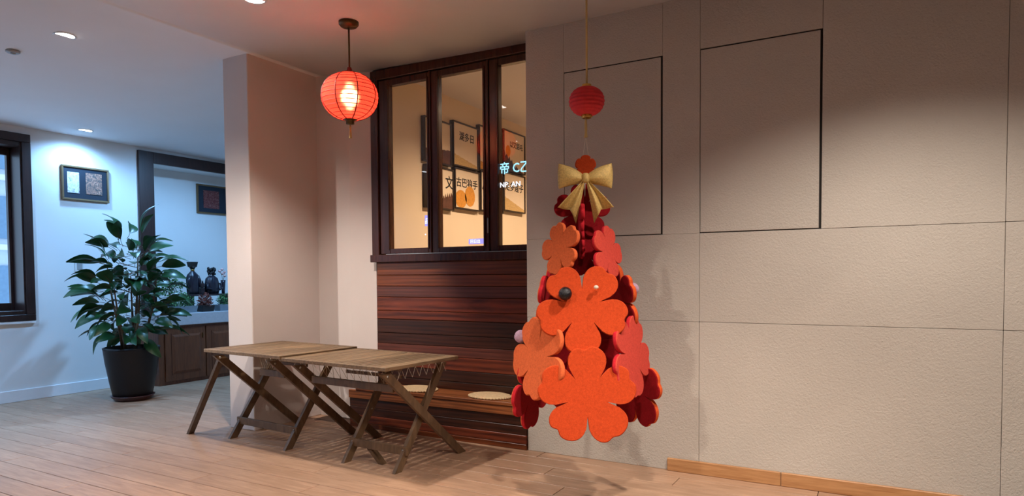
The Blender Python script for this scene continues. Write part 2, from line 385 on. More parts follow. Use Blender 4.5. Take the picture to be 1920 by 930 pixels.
# panelled wall on the right
wr = MB().box(RX + 0.012, WX + 0.12, -2.9, 2.385, 0, 3.4).build('wall_right', 'wall_gap'); struct(wr, 'beige textured wall of large panels behind the hanging ornament')
g = 0.0012
def panel(y1, y0, z0, z1, gap=g, m='wall_panel'):
    MB().box(RX, RX + 0.012, y0 + gap, y1 - gap, z0 + gap, z1 - gap, 0, 0.0015).build('panel', m, wr, centre=True)
J1, J2, JZ, JZ2, HT = 1.0785, -0.572, 1.03, 1.623, 2.835
panel(2.385, J1, 0, JZ); panel(J1, J2, 0, JZ); panel(J2, -2.9, 0, JZ)
panel(2.385, J1, JZ, JZ2, 0.0004); panel(J1, J2, JZ, JZ2); panel(J2, -2.9, JZ, JZ2)
panel(2.385, 2.069, JZ2, 3.4, 0.0004); panel(2.069, 1.330, HT, 3.4, 0.0004); panel(1.330, J1, JZ2, 3.4, 0.0004)
panel(J1, 0.3425, HT, 3.4); panel(0.3425, J2, JZ2, 3.4); panel(J2, -2.9, JZ2, 3.4)
for (ya, yb) in ((2.069, 1.330), (J1, 0.3425)):
    MB().box(RX + 0.0085, RX + 0.0118, yb, ya, JZ2, HT).build('shadow_gap', 'reveal', wr, centre=True)
    MB().box(RX, RX + 0.008, yb + 0.013, ya - 0.004, JZ2 + 0.006, HT - 0.008, 0, 0.0015).build('hatch_panel', 'wall_panel', wr, centre=True)
# oak baseboard in two lengths
bb = MB().box(RX - 0.022, RX, 0.56, 1.29, 0, 0.088, 0, 0.004).build('baseboard_right', 'oak'); struct(bb, 'honey oak baseboard, length next to the ornament')
bb = MB().box(RX - 0.022, RX, -2.9, 0.557, 0, 0.088, 0, 0.004).build('baseboard_right', 'oak'); struct(bb, 'honey oak baseboard, length running to the right edge')

# column, pilaster and dividing wall
struct(MB().box(CX, 7.5, CY0, CY1, 0, 3.4, 0, 0.006).build('wall_column', 'wall_col'), 'cream plastered column wall between the tables and the blue lit area')
struct(MB().prism([(PX, CY0), (PX, 4.382), (WX + 0.005, 4.115), (4.9, 4.115), (4.9, CY0)], 0, 3.4).build('wall_pilaster', 'wall_col'), 'plastered pilaster beside the interior window')
# window wall: strip over the window and wall behind the planks
struct(MB().box(WX + 0.02, WX + 0.1, 2.385, 4.115, 0, 1.5).box(WX + 0.02, WX + 0.1, 2.385, 4.115, 3.205, 3.4).build('wall_window', 'wall_col'), 'wall carrying the interior window')
wp = MB().box(WX + 0.008, WX + 0.02, 2.386, 4.115, 0.33, 1.49).build('wall_wood', 'wall_gap'); struct(wp, 'dark reddish brown plank cladding below the interior window')
edges = [0.345, 0.430, 0.528, 0.645, 0.735, 0.832, 0.958, 1.036, 1.16, 1.26, 1.36, 1.478]
tones = ['plank_dark', 'plank_dark', 'plank_red', 'plank_purple', 'plank_dark', 'plank_dark', 'plank_red', 'plank_red', 'plank_purple', 'plank_orange', 'plank_orange']
for (a, b), tone in zip(zip(edges, edges[1:]), tones):
    d = random.uniform(-0.003, 0.003)
    MB().box(WX - 0.012 + d, WX + 0.008, 2.387, 4.10 + random.uniform(-0.004, 0.004), a + 0.0018, b - 0.0018, 0, 0.003).build('plank', tone, wp, centre=True)

# left wall with window and niche openings
WZ0, WZ1, WXL, WXR = 0.955, 2.85, 0.9, 3.74
NX0, NX1, NZ0, NZ1 = 5.23, 7.2, 0.86, 2.85
m = MB()
for (x0, x1, z0, z1) in ((-3.5, WXL, 0, 3.3), (WXL, WXR, 0, WZ0), (WXL, WXR, WZ1, 3.3), (WXR, NX0, 0, 3.3), (NX0, NX1, 0, NZ0), (NX0, NX1, NZ1, 3.3), (NX1, 7.5, 0, 3.3)):
    m.box(x0, x1, LY, LY + 0.3, z0, z1)
m.box(NX0 - 0.1, NX1 + 0.1, LY + 0.45, LY + 0.55, 0.5, 3.2)
m.box(NX0 - 0.1, NX0, LY + 0.3, LY + 0.45, 0.5, 3.2).box(NX1, NX1 + 0.1, LY + 0.3, LY + 0.45, 0.5, 3.2)
m.box(NX0 - 0.1, NX1 + 0.1, LY + 0.3, LY + 0.45, NZ1, 3.2).box(NX0 - 0.1, NX1 + 0.1, LY + 0.3, LY + 0.45, 0.5, NZ0)
struct(m.build('wall_left', 'wall_white'), 'white wall washed in cool blue light')
struct(MB().box(-3.5, 4.98, LY - 0.018, LY, 0, 0.13, 0, 0.004).build('baseboard_left', 'white_trim'), 'white baseboard along the blue lit wall')
struct(MB().box(7.5, 7.6, CY1, 9.0, 0, 3.4).build('wall_far', 'wall_white'), 'white end wall hidden behind the column')
struct(MB().box(-3.6, -3.5, -2.9, 9.0, 0, 3.4).build('wall_back', 'wall_panel'), 'beige wall behind the viewpoint')
struct(MB().box(-3.5, WX + 0.12, -3.0, -2.9, 0, 3.4).build('wall_near', 'wall_panel'), 'beige wall at the near right end')
# room behind the interior window
struct(MB().box(WX + 0.15, 9.2, 4.2, 4.3, 0, 3.45).build('wall_gallery', 'gallery'), 'cream wall hung with food pictures behind the interior window')
struct(MB().box(9.1, 9.2, 0.4, 4.2, 0, 3.45).box(WX + 0.12, 9.2, 0.3, 0.4, 0, 3.45).build('wall_gallery_end', 'gallery'), 'cream end walls of the room behind the window')
struct(MB().box(WX + 0.1, 9.2, 0.4, 4.25, 3.32, 3.45).build('ceiling', 'ceiling'), 'ceiling of the room behind the interior window')

# interior window: frame, three sashes
w1 = bpy.data.objects.new('window_1', None); C.objects.link(w1); w1.location = (WX, 3.25, 1.48)
struct(w1, 'dark brown three sash interior window above the plank cladding'); off = Vector((WX, 3.25, 1.48))
def wpart(name, mat, parent, *boxes, b=0.004):
    m = MB()
    for bx in boxes: m.box(*bx, 0, b)
    m.xf(Matrix.Translation(-off)); return m.build(name, mat, parent)
F0, F1, ZB, ZT = 2.388, 4.118, 1.478, 3.213
wpart('outer_frame', 'frame_dark', w1, (WX - 0.05, WX + 0.09, F0, F1, 3.128, ZT), (WX - 0.05, WX + 0.09, 4.035, F1, ZB + 0.06, 3.128), (WX - 0.05, WX + 0.09, F0, 2.43, ZB + 0.06, 3.128))
wpart('sill', 'frame_dark', w1, (WX - 0.075, WX + 0.09, F0, F1 + 0.004, ZB, 1.545))
wpart('sill_trim', 'steel', w1, (WX - 0.052, WX - 0.048, F0, 3.95, 1.546, 1.552), b=0)
for (ya, yb, ga, gb) in ((4.030, 3.462, 3.918, 3.492), (3.448, 2.874, 3.371, 2.918), (2.860, 2.432, 2.770, 2.48)):
    s = wpart('sash', 'frame_dark', w1, (WX - 0.03, WX + 0.03, ga, ya, 1.552, 3.122), (WX - 0.03, WX + 0.03, yb, gb, 1.552, 3.122),
              (WX - 0.03, WX + 0.03, gb, ga, 1.552, 1.600), (WX - 0.03, WX + 0.03, gb, ga, 3.065, 3.122))
    wpart('bead', 'frame_dark', s, (WX - 0.042, WX - 0.03, ga + 0.002, ga + 0.02, 1.59, 3.08), (WX - 0.042, WX - 0.03, gb - 0.02, gb - 0.002, 1.59, 3.08), b=0.003)
    wpart('pane', 'glass2', s, (WX - 0.003, WX + 0.003, gb - 0.005, ga + 0.005, 1.595, 3.07), b=0)
wpart('mullion', 'frame_dark', w1, (WX - 0.045, WX + 0.05, 3.447, 3.463, 1.55, 3.126)); wpart('mullion', 'frame_dark', w1, (WX - 0.045, WX + 0.05, 2.859, 2.875, 1.55, 3.126))
wpart('hinge', 'steel', w1, (WX - 0.05, WX - 0.03, 2.862, 2.876, 1.70, 1.83))
def glass_text(body, size, y, z, matname, name='reflected_lettering', sy=1.0):  # lettering reflected in the pane, built as glowing glyphs on it
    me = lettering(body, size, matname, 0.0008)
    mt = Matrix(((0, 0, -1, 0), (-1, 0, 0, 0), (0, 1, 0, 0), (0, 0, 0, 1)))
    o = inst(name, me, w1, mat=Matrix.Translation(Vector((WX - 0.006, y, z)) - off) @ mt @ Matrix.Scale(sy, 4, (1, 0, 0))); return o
glass_text('帝 C乙', 0.105, 2.775, 2.19, 'reflected', sy=0.9)
glass_text('NP. AN', 0.058, 2.775, 2.075, 'reflected_white', sy=1.05)
def glass_plate(y0, y1, z0, z1, matname, name='reflected_plate'):  # violet sign reflection, built as a glowing plate on the pane
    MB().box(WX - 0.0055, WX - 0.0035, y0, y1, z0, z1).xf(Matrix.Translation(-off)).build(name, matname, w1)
glass_plate(3.495, 3.545, 1.79, 1.885, 'reflected_violet')
glass_text('品', 0.055, 3.545, 1.815, 'reflected_white')
glass_plate(2.92, 3.085, 1.617, 1.662, 'reflected_violet')
glass_text('回日出', 0.034, 3.07, 1.628, 'reflected_white')
glass_text('• •', 0.05, 3.548, 1.70, 'reflected_white')

# left window with deep dark frame
w2 = bpy.data.objects.new('window_2', None); C.objects.link(w2); w2.location = (2.3, LY, 0.9); off2 = Vector((2.3, LY, 0.9))
struct(w2, 'dark framed window at the left edge looking out on a pale building')
def w2part(name, mat, parent, *boxes, b=0.004):
    m = MB()
    for bx in boxes: m.box(*bx, 0, b)
    return m.xf(Matrix.Translation(-off2)).build(name, mat, parent)
w2part('casing', 'frame_left', w2, (0.8, 3.835, LY - 0.035, LY, 2.85, 2.94), (0.8, 3.835, LY - 0.035, LY, 0.885, 0.955), (3.745, 3.835, LY - 0.035, LY, 0.955, 2.85), (0.8, 0.9, LY - 0.035, LY, 0.955, 2.85))
w2part('jamb', 'frame_left', w2, (3.73, 3.745, LY - 0.02, LY + 0.3, 0.96, 2.85), (0.9, 3.73, LY - 0.02, LY + 0.3, 2.80, 2.85), (0.9, 3.73, LY - 0.02, LY + 0.3, 0.955, 1.0), (0.9, 0.94, LY, LY + 0.3, 0.96, 2.85))
sa = w2part('sash', 'frame_left', w2, (3.70, 3.73, LY + 0.2, LY + 0.25, 1.0, 2.80), (0.94, 3.70, LY + 0.2, LY + 0.25, 2.72, 2.80), (0.94, 3.70, LY + 0.2, LY + 0.25, 1.0, 1.08), (2.30, 2.37, LY + 0.2, LY + 0.25, 1.08, 2.72), (0.94, 1.02, LY + 0.2, LY + 0.25, 1.08, 2.72))
w2part('pane', 'glass', sa, (2.37, 3.70, LY + 0.222, LY + 0.228, 1.08, 2.72), b=0); w2part('pane', 'glass', sa, (1.02, 2.30, LY + 0.222, LY + 0.228, 1.08, 2.72), b=0)
w2part('sill_board', 'white_trim', w2, (0.8, 3.835, LY - 0.03, LY, 0.855, 0.884))

# dark frame round the niche
nf = MB().box(5.052, 5.25, LY - 0.04, LY, 0.90, 2.975, 0, 0.004).box(5.25, 7.3, LY - 0.04, LY, 2.83, 2.975, 0, 0.004).box(7.15, 7.3, LY - 0.04, LY, 0.9, 2.83, 0, 0.004)
struct(nf.build('trim_1', 'frame_left'), 'near black wooden frame round the opening above the cabinet')

# the building outside
bd = thing('building', 'pale office block seen through the dark framed window', 'building', (9, 20, -4))
MB().box(-7, 7, 0, 3, 0, 16).build('wall', 'facade', bd)
wm = MB().box(-0.45, 0.45, -0.05, 0.02, 0, 1.1).mesh('window', 'facade_win')
for i in range(9):
    for k in range(8): inst('window', wm, bd, (-6 + i * 1.45, 0, 1.0 + k * 1.8))
lm = MB().box(-7, 7, -0.18, 0, 0, 0.14).mesh('ledge', 'white_trim')
for k in range(8): inst('ledge', lm, bd, (0, 0, 0.7 + k * 1.8))

# ------------------------------------------------------------------ lamps
def downlight(x, y, watts, col, ang, label, tilt=0):
    cz = 3.32 if (x > WX and y < 4.3) else ceil_z(y)
    t = thing('downlight', label, 'ceiling light', (x, y, cz))
    MB().lathe([(0.066, -0.001), (0.078, -0.004), (0.082, 0.0), (0.066, 0.004)], 32, cap=False).build('trim_ring', 'white_trim', t)
    MB().lathe([(0.0665, -0.0008), (0.0665, -0.0006)], 28).build('lens', 'lampcool' if col == COOL else 'lamp', t)
    l = bpy.data.lights.new('downlight_beam', 'SPOT'); l.energy = watts; l.color = col; l.spot_size = math.radians(ang); l.spot_blend = 0.65; l.shadow_soft_size = 0.06
    lo = bpy.data.objects.new('downlight_beam', l); C.objects.link(lo); lo.parent = t; lo.location = (0, 0, -0.03); lo.rotation_euler = (math.radians(tilt), 0, 0)
for d in DOWNLIGHTS: downlight(*d)
for (p, aim, watts, col, cone, label) in TRACK:
    t = thing('track_spotlight', label, 'spotlight', p)
    dirv = (Vector(aim) - Vector(p)).normalized(); q = dirv.to_track_quat('-Z', 'Y')
    MB().tube([(0, 0, 0.02), (0, 0, 3.19 - p[2])], 0.012, 8).lathe([(0.06, 3.165 - p[2]), (0.06, 3.19 - p[2])], 20).build('mount', 'figure_black', t)
    hd = MB().lathe([(0.03, 0.12), (0.05, 0.10), (0.055, -0.06), (0.05, -0.06), (0.045, 0.0)], 24, cap=True).build('lamp_head', 'figure_black', t); hd.rotation_euler = q.to_euler()
    l = bpy.data.lights.new('spot_beam', 'SPOT'); l.energy = watts; l.color = col; l.spot_size = math.radians(cone); l.spot_blend = 1.0; l.shadow_soft_size = 0.07
    lo = bpy.data.objects.new('spot_beam', l); C.objects.link(lo); lo.parent = t; lo.location = dirv * 0.09; lo.rotation_euler = q.to_euler()
# smoke detector
t = thing('smoke_detector', 'small grey round detector on the ceiling at upper left', 'detector', (2.769, 6.192, ceil_z(6.192)))
MB().lathe([(0.05, 0.0), (0.05, -0.012), (0.038, -0.02)], 24).build('housing', 'plastic_grey', t)
MB().lathe([(0.02, -0.019), (0.018, -0.026)], 16).build('sensor', 'plastic_grey', t)
# lit red lantern
LXp, LYp = 3.70, 3.432; cz = ceil_z(LYp)
t = thing('paper_lantern', 'glowing red paper lantern hanging in front of the interior window', 'lantern', (LXp, LYp, 2.668))
MB().lathe([(0.072, cz - 2.668), (0.072, cz - 2.668 - 0.02), (0.058, cz - 2.668 - 0.036), (0.012, cz - 2.668 - 0.045)], 32).build('ceiling_rose', 'bronze', t)
MB().tube([(0, 0, 0.17), (0, 0, cz - 2.668 - 0.03)], 0.0065, 8).build('rod', 'bronze', t)
def ell(r, h, n=28, cut=0.24):
    out = []
    for i in range(n + 1):
        a = -PI / 2 + cut + (PI - 2 * cut) * i / n; out.append((r * math.cos(a) ** 0.92, h * math.sin(a)))
    return out
prof = ell(0.205, 0.172)
sh = MB().lathe(prof, 48, cap=False).build('shade', 'redpaper', t)
hp = MB()
for k in range(15):
    a = -PI / 2 + 0.3 + (PI - 0.6) * k / 14; r = 0.206 * math.cos(a) ** 0.92; z = 0.172 * math.sin(a)
    hp.tube([(r * math.cos(2 * PI * i / 40), r * math.sin(2 * PI * i / 40), z) for i in range(40)], 0.0024, 4, closed=True)
hp.build('hoops', 'rib', sh)
for k in range(8):
    a = 2 * PI * (k + 0.3) / 8; MB().tube([((r + 0.001) * math.cos(a), (r + 0.001) * math.sin(a), z) for r, z in prof], 0.0042, 5).build('rib', 'rib', sh)
MB().lathe([(0.052, 0.166), (0.05, 0.176), (0.022, 0.182), (0.014, 0.21)], 24).build('top_cap', 'rib', t)
MB().lathe([(0.03, -0.2), (0.03, -0.175), (0.052, -0.168)], 24).build('bottom_cap', 'bronze', t)
MB().lathe([(0.003, -0.2), (0.006, -0.21), (0.009, -0.225), (0.007, -0.235), (0.012, -0.30), (0.010, -0.302)], 12).build('tassel', 'cordgold', t)
MB().lathe([(0.006, 0.075), (0.02, 0.065), (0.028, 0.01), (0.03, -0.03), (0.02, -0.06), (0.004, -0.072)], 20).build('bulb', 'bulb', t)
l = bpy.data.lights.new('lantern_glow', 'POINT'); l.energy = 12; l.color = (1.0, 0.62, 0.36); l.shadow_soft_size = 0.045
lo = bpy.data.objects.new('lantern_glow', l); C.objects.link(lo); lo.parent = t; lo.location = (0, 0, 0.0)

# ------------------------------------------------------------------ bench and cushions
BF = 4.455
be = thing('bench', 'low built in brown plank bench under the interior window', 'bench', (BF, 3.2, 0)); bo = Vector((BF, 3.2, 0))
def bpart(name, mat, *bx, b=0.003): return MB().box(*bx, 0, b).xf(Matrix.Translation(-bo)).build(name, mat, be, centre=True)
bpart('seat_board', 'bench', BF - 0.012, WX - 0.016, 2.39, 4.11, 0.335, 0.362)
bpart('fascia_board', 'bench', BF - 0.004, BF + 0.03, 2.39, 4.2, 0.262, 0.334)
for a, b, tone in ((0.186, 0.26, 'plank_dark'), (0.115, 0.184, 'plank_dark'), (0.045, 0.113, 'plank_red'), (0.0, 0.043, 'plank_orange')):
    bpart('riser_plank', tone, BF + 0.008 + random.uniform(-0.002, 0.002), BF + 0.03, 2.39, 4.2, a, b)
def cushion(x, y, label):
    t = thing('seat_cushion', label, 'cushion', (x, y, 0.362), 0, 'round straw cushions on the bench'); t.scale = (1, 1.35, 1)
    prof = [(0.128, 0.001), (0.135, 0.008), (0.133, 0.016)]
    for k in range(10): r = 0.128 * (1 - k / 10); prof += [(r, 0.0185), (r - 0.006, 0.0215)]
    MB().lathe(prof, 40).build('pad', 'straw', t)
    mb = MB()
    for k in range(40):
        a = 2 * PI * k / 40; mb.ball((0.134 * math.cos(a), 0.134 * math.sin(a), 0.009), 0.0085, 6, 4)
    mb.build('braided_edge', 'straw', t)
cushion(4.585, 2.79, 'round woven straw cushion on the bench nearest the panelled wall')
cushion(4.585, 3.52, 'round woven straw cushion on the bench partly behind the folding table')

# ------------------------------------------------------------------ folding tables
TZ = 0.755
def table(ox, oy, L, W, label, Afeet, Bfeet, rail, brace=None, splay=None, nsl=15, TZ=0.755):
    t = thing('folding_table', label, 'table', (ox, oy, 0), -math.radians(4), 'slatted folding tables')
    th = 0.026
    # local x = depth (0 near .. W far), local y = length
    for nm, bx in (('edge_rail', (0, 0.035, 0, L)), ('edge_rail', (W - 0.035, W, 0, L)), ('edge_rail', (0.035, W - 0.035, 0, 0.035)), ('edge_rail', (0.035, W - 0.035, L - 0.035, L))):
        MB().box(bx[0], bx[1], bx[2], bx[3], TZ - th, TZ, 0, 0.003).build(nm, 'table', t, centre=True)
    n = nsl; sw = (L - 0.076) / n
    me = MB().box(-(W - 0.08) / 2, (W - 0.08) / 2, -sw / 2 + 0.006, sw / 2 - 0.006, -0.010, 0.010, 0, 0.002).mesh('slat', 'table')
    for k in range(n): inst('slat', me, t, (W / 2, 0.038 + sw * (k + 0.5), TZ - 0.011))
    for fx in (0.18, W - 0.18): MB().box(fx - 0.02, fx + 0.02, 0.035, L - 0.035, TZ - 0.045, TZ - 0.0215, 0, 0.002).build('batten', 'leg', t, centre=True)
    nf, ff, nt, ft = 0.20, 0.86, 0.05, W - 0.07; zt = TZ - 0.05
    sd = (1, 0, 0)
    for k, y in enumerate(Afeet):
        MB().beam((nf, y, 0), (ft, y, zt), 0.058, 0.028, sd, flat=True).build('leg', 'leg', t)
    for k, y in enumerate(Bfeet):
        e = 0.03 if k == 0 else -0.03; yy = y
        MB().beam((ff, yy, 0), (nt, yy, zt), 0.058, 0.028, sd, flat=True).build('leg', 'leg', t)
        MB().tube([(nt + 0.012, yy - 0.018, zt - 0.02), (nt + 0.012, yy + 0.018, zt - 0.02)], 0.009, 10).build('bolt', 'steel', t)
    # low stretcher on the near feet
    sx = nf + (ft - nf) * 0.19; sz = 0.19 * zt
    MB().box(sx - 0.032, sx - 0.008, min(Afeet) - 0.03, max(Afeet) + 0.03, sz - 0.028, sz + 0.03, 0, 0.002).xf(Matrix.Identity(4)).build('stretcher', 'leg', t, centre=True)
    for y in Afeet: MB().tube([(sx - 0.036, y, sz + 0.008), (sx - 0.03, y, sz + 0.008)], 0.006, 8).build('bolt', 'steel', t)
    # upper rail between the legs
    ux = nt + (ff - nt) * 0.16; uz = zt * 0.84
    MB().box(ux - 0.03, ux - 0.008, rail[0], rail[1], uz - 0.03, uz + 0.022, 0, 0.002).build('rail', 'leg', t, centre=True)
    # pivot bolts
    zc = 0
    for y in Afeet: MB().tube([((nf + ft) / 2, y - 0.02, zt / 2), ((nf + ft) / 2, y + 0.02, zt / 2)], 0.007, 8).build('bolt', 'steel', t)
    # elastic lacing under the top
    def lace(p0, p1, q0, q1, n):
        pts = []
        for i in range(n + 1):
            f = i / n; a = Vector(p0).lerp(Vector(p1), f); b = Vector(q0).lerp(Vector(q1), f); pts.append(a if i % 2 == 0 else b)
        return MB().tube(pts, 0.0018, 4)
    lace((ux - 0.018, rail[0] + 0.02, uz + 0.02), (ux - 0.018, rail[1] - 0.02, uz + 0.02), (0.12, rail[0] + 0.03, TZ - 0.028), (0.12, rail[1] - 0.01, TZ - 0.028), 22).build('lacing', 'cord', t)
    lace((0.14, 0.025, TZ - 0.1), (W - 0.12, 0.025, TZ - 0.1), (0.16, 0.045, TZ - 0.03), (W - 0.10, 0.045, TZ - 0.03), 14).build('lacing', 'cord', t)
    fx = W * 0.62
    MB().box(fx, fx + 0.02, L * 0.30, L * 0.85, TZ - 0.16, TZ - 0.135, 0, 0.002).build('rail', 'leg', t, centre=True)
    lace((fx + 0.01, L * 0.32, TZ - 0.135), (fx + 0.01, L * 0.84, TZ - 0.135), (fx + 0.02, L * 0.33, TZ - 0.03), (fx + 0.02, L * 0.85, TZ - 0.03), 16).build('lacing', 'cord', t)
    if brace: MB().beam(brace[0], brace[1], 0.05, 0.026, sd, flat=True).build('brace_leg', 'leg', t)
    if splay: MB().beam(splay[0], splay[1], 0.05, 0.028, sd, flat=True).build('splayed_leg', 'leg', t)
    return t
table(3.325, 2.815, 1.05, 0.77, 'slatted wooden folding table in front of the bench cushions', (0.10, 0.60), (0.055, 0.93), (0.08, 0.90), brace=((0.30, 0.50, 0.15), (0.31, 0.34, 0)), nsl=16)
table(3.395, 3.874, 0.968, 0.77, 'slatted wooden folding table in front of the plastered column', (0.19, 0.90), (0.15, 0.85), (0.15, 0.45), splay=((0.14, 0.93, 0.70), (0.10, 1.36, 0)), nsl=15, TZ=0.768)

# ------------------------------------------------------------------ potted plant
PXx, PYy = 4.32, 7.28
pl = thing('potted_plant', 'tall leafy green plant in a dark brown pot against the left wall', 'plant', (PXx, PYy, 0))
MB().lathe([(0.175, 0.0), (0.19, 0.02), (0.215, 0.045), (0.22, 0.055), (0.19, 0.056), (0.18, 0.03)], 36).build('saucer', 'saucer', pl)
MB().lathe([(0.17, 0.032), (0.195, 0.05), (0.225, 0.2), (0.262, 0.42), (0.278, 0.56), (0.284, 0.585), (0.272, 0.588), (0.262, 0.57), (0.255, 0.52), (0.10, 0.5)], 40, cap=False).build('pot', 'pot', pl)
MB().lathe([(0.001, 0.545), (0.12, 0.548), (0.262, 0.54)], 28, cap=False).build('soil', 'soil', pl)
rnd = random.Random(21)
canes = []
for k, (cx_, cy_, h) in enumerate(((-0.07, 0.05, 1.25), (0.02, -0.04, 1.45), (0.07, 0.07, 1.15), (-0.02, -0.10, 1.05), (0.10, -0.08, 1.2), (-0.09, -0.04, 1.05))):
    tx, ty = cx_ * 2.0 + rnd.uniform(-0.05, 0.05), cy_ * 2.0 + rnd.uniform(-0.05, 0.05)
    pts = [(cx_ + (tx - cx_) * f ** 1.5, cy_ + (ty - cy_) * f ** 1.5, 0.54 + (h - 0.54) * f + 0.0) for f in (0, 0.25, 0.5, 0.75, 1)]
    pts = [(a, b, c_ + (0.22 if i == 4 else 0)) for i, (a, b, c_) in enumerate(pts)]
    MB().tube(pts, [0.017, 0.016, 0.014, 0.011, 0.006], 8).build('cane', 'stem', pl); canes.append(pts)
def leaf_mesh(L, W, droop, stalk):
    mb = MB(); N = 8; vs = []; fs = []
    def cl(t): return Vector((stalk + L * t, 0, -droop * L * t * t + 0.10 * L * math.sin(PI * t) ))
    for i in range(N + 1):
        t = i / N; w = W / 2 * (math.sin(PI * min(1, t * 0.96 + 0.02)) ** 0.75) * (1.12 - 0.35 * t); p = cl(t)
        vs += [p + Vector((0, -w, w * 0.28)), p + Vector((0, -w * 0.5, w * 0.10)), p, p + Vector((0, w * 0.5, w * 0.10)), p + Vector((0, w, w * 0.28))]
    for i in range(N):
        for j in range(4): a = i * 5 + j; fs.append((a, a + 1, a + 6, a + 5))
    mb.add(vs, fs, 0, True)
    mb.tube([(0, 0, -0.03), (stalk * 0.5, 0, -0.008), (stalk, 0, 0), cl(0.5) + Vector((0, 0, -0.003))], [0.0035, 0.003, 0.003, 0.0015], 5, 1)
    return mb.mesh('leaf', ['leaf', 'stem'])
leaves = [leaf_mesh(0.27, 0.150, 0.08, 0.09), leaf_mesh(0.31, 0.140, 0.22, 0.11), leaf_mesh(0.24, 0.145, 0.02, 0.07), leaf_mesh(0.28, 0.155, 0.32, 0.09)]
def add_leaf(p, az, el, k, s=1.0, roll=0.0):
    mtx = Matrix.Translation(p) @ Matrix.Rotation(az, 4, 'Z') @ Matrix.Rotation(-el, 4, 'Y') @ Matrix.Rotation(roll, 4, 'X') @ Matrix.Scale(s * 0.9, 4)
    inst('leaf', leaves[k], pl, mat=mtx)
nl = 0
for lvl in range(11):
    z = 0.78 + lvl * 0.098
    nleaf = 12 if lvl < 8 else (9 if lvl < 10 else 6)
    for q in range(nleaf):
        az = 2 * PI * (q + rnd.random() * 0.7) / nleaf + lvl * 1.3
        r0 = 0.10 + 0.16 * math.sin(PI * min(1, (lvl + 2.0) / 12)) * rnd.uniform(0.5, 1.3)
        el = -0.42 + lvl * 0.11 + rnd.uniform(-0.4, 0.45)
        add_leaf(Vector((r0 * math.cos(az), r0 * math.sin(az), z + rnd.uniform(-0.05, 0.05))), az + rnd.uniform(-0.3, 0.3), el, rnd.randrange(4), rnd.uniform(0.8, 1.15), rnd.uniform(-0.95, 0.95)); nl += 1
for q in range(46):
    az = 2 * PI * rnd.random(); r0 = rnd.uniform(0.03, 0.16)
    add_leaf(Vector((r0 * math.cos(az), r0 * math.sin(az), rnd.uniform(0.85, 1.6))), az + rnd.uniform(-1, 1), rnd.uniform(-0.6, 0.5), rnd.randrange(4), rnd.uniform(0.6, 0.85), rnd.uniform(-0.8, 0.8))
ctr = MB()
for lvl in range(11):
    z = 0.74 + lvl * 0.098
    for q in range(6):
        az = 2 * PI * rnd.random(); c = canes[rnd.randrange(6)]; f = rnd.random(); ctr.tube([(c[3][0], c[3][1], z - 0.06), (0.14 * math.cos(az), 0.14 * math.sin(az), z)], 0.003, 5)
ctr.build('twigs', 'stem', pl)

# ------------------------------------------------------------------ cabinet, worktop and what stands on it
cb = thing('cabinet', 'brown oak base cabinet with raised panel doors beside the potted plant', 'cabinet', (4.985, 7.83, 0)); co = Vector((4.985, 7.83, 0))
def cpart(name, mat, parent, *bx, b=0.003): return MB().box(*bx, 0, b).xf(Matrix.Translation(-co)).build(name, mat, parent)
cpart('body', 'cabinet', cb, 4.985, 6.95, 7.83, LY - 0.022, 0, 0.742)
for x0, x1 in ((5.06, 5.62), (5.635, 6.2), (6.215, 6.78)):
    dr = cpart('door', 'cabinet', cb, x0, x1, 7.812, 7.829, 0.045, 0.715)
    m = MB(); a, b_, z0, z1 = x0 + 0.09, x1 - 0.07, 0.135, 0.63; yb, yf = 7.811, 7.797
    m.add([(a, yb, z0), (b_, yb, z0), (b_, yb, z1), (a, yb, z1), (a + 0.03, yf, z0 + 0.03), (b_ - 0.03, yf, z0 + 0.03), (b_ - 0.03, yf, z1 - 0.03), (a + 0.03, yf, z1 - 0.03)],
          [(4, 5, 6, 7), (0, 1, 5, 4), (1, 2, 6, 5), (2, 3, 7, 6), (3, 0, 4, 7), (3, 2, 1, 0)])
    m.xf(Matrix.Translation(-co)).build('raised_panel', 'cabinet', dr)
    cpart('door_groove', 'frame_dark', dr, x0 + 0.078, x0 + 0.083, 7.809, 7.8115, 0.12, 0.645, b=0)
    cpart('handle', 'bronze', dr, x1 - 0.045, x1 - 0.035, 7.795, 7.811, 0.56, 0.63)
wt = tag(MB().box(4.97, 6.97, 7.785, LY - 0.042, 0.744, 0.895, 0, 0.006).build('worktop', 'counter'), 'thick pale grey stone worktop on the brown cabinet', 'worktop')
def foliage(n, rx, ry, z0, h, size, seed, jag=0.0):
    r = random.Random(seed); mb = MB()
    for _ in range(n):
        a = 2 * PI * r.random(); q = math.sqrt(r.random()); z = z0 + h * r.random() * (1 - 0.5 * q * q)
        p = Vector((rx * q * math.cos(a), ry * q * math.sin(a), z)); d = Vector((r.uniform(-1, 1), r.uniform(-1, 1), r.uniform(-0.2, 1))).normalized()
        e = d.cross(Vector((r.uniform(-1, 1), r.uniform(-1, 1), r.uniform(-1, 1)))).normalized(); s = size * r.uniform(0.6, 1.3)
        mb.add([p, p + d * s * 0.5 + e * s * 0.25, p + d * s, p + d * s * 0.5 - e * s * 0.25], [(0, 1, 2, 3)], 0, True)
    return mb
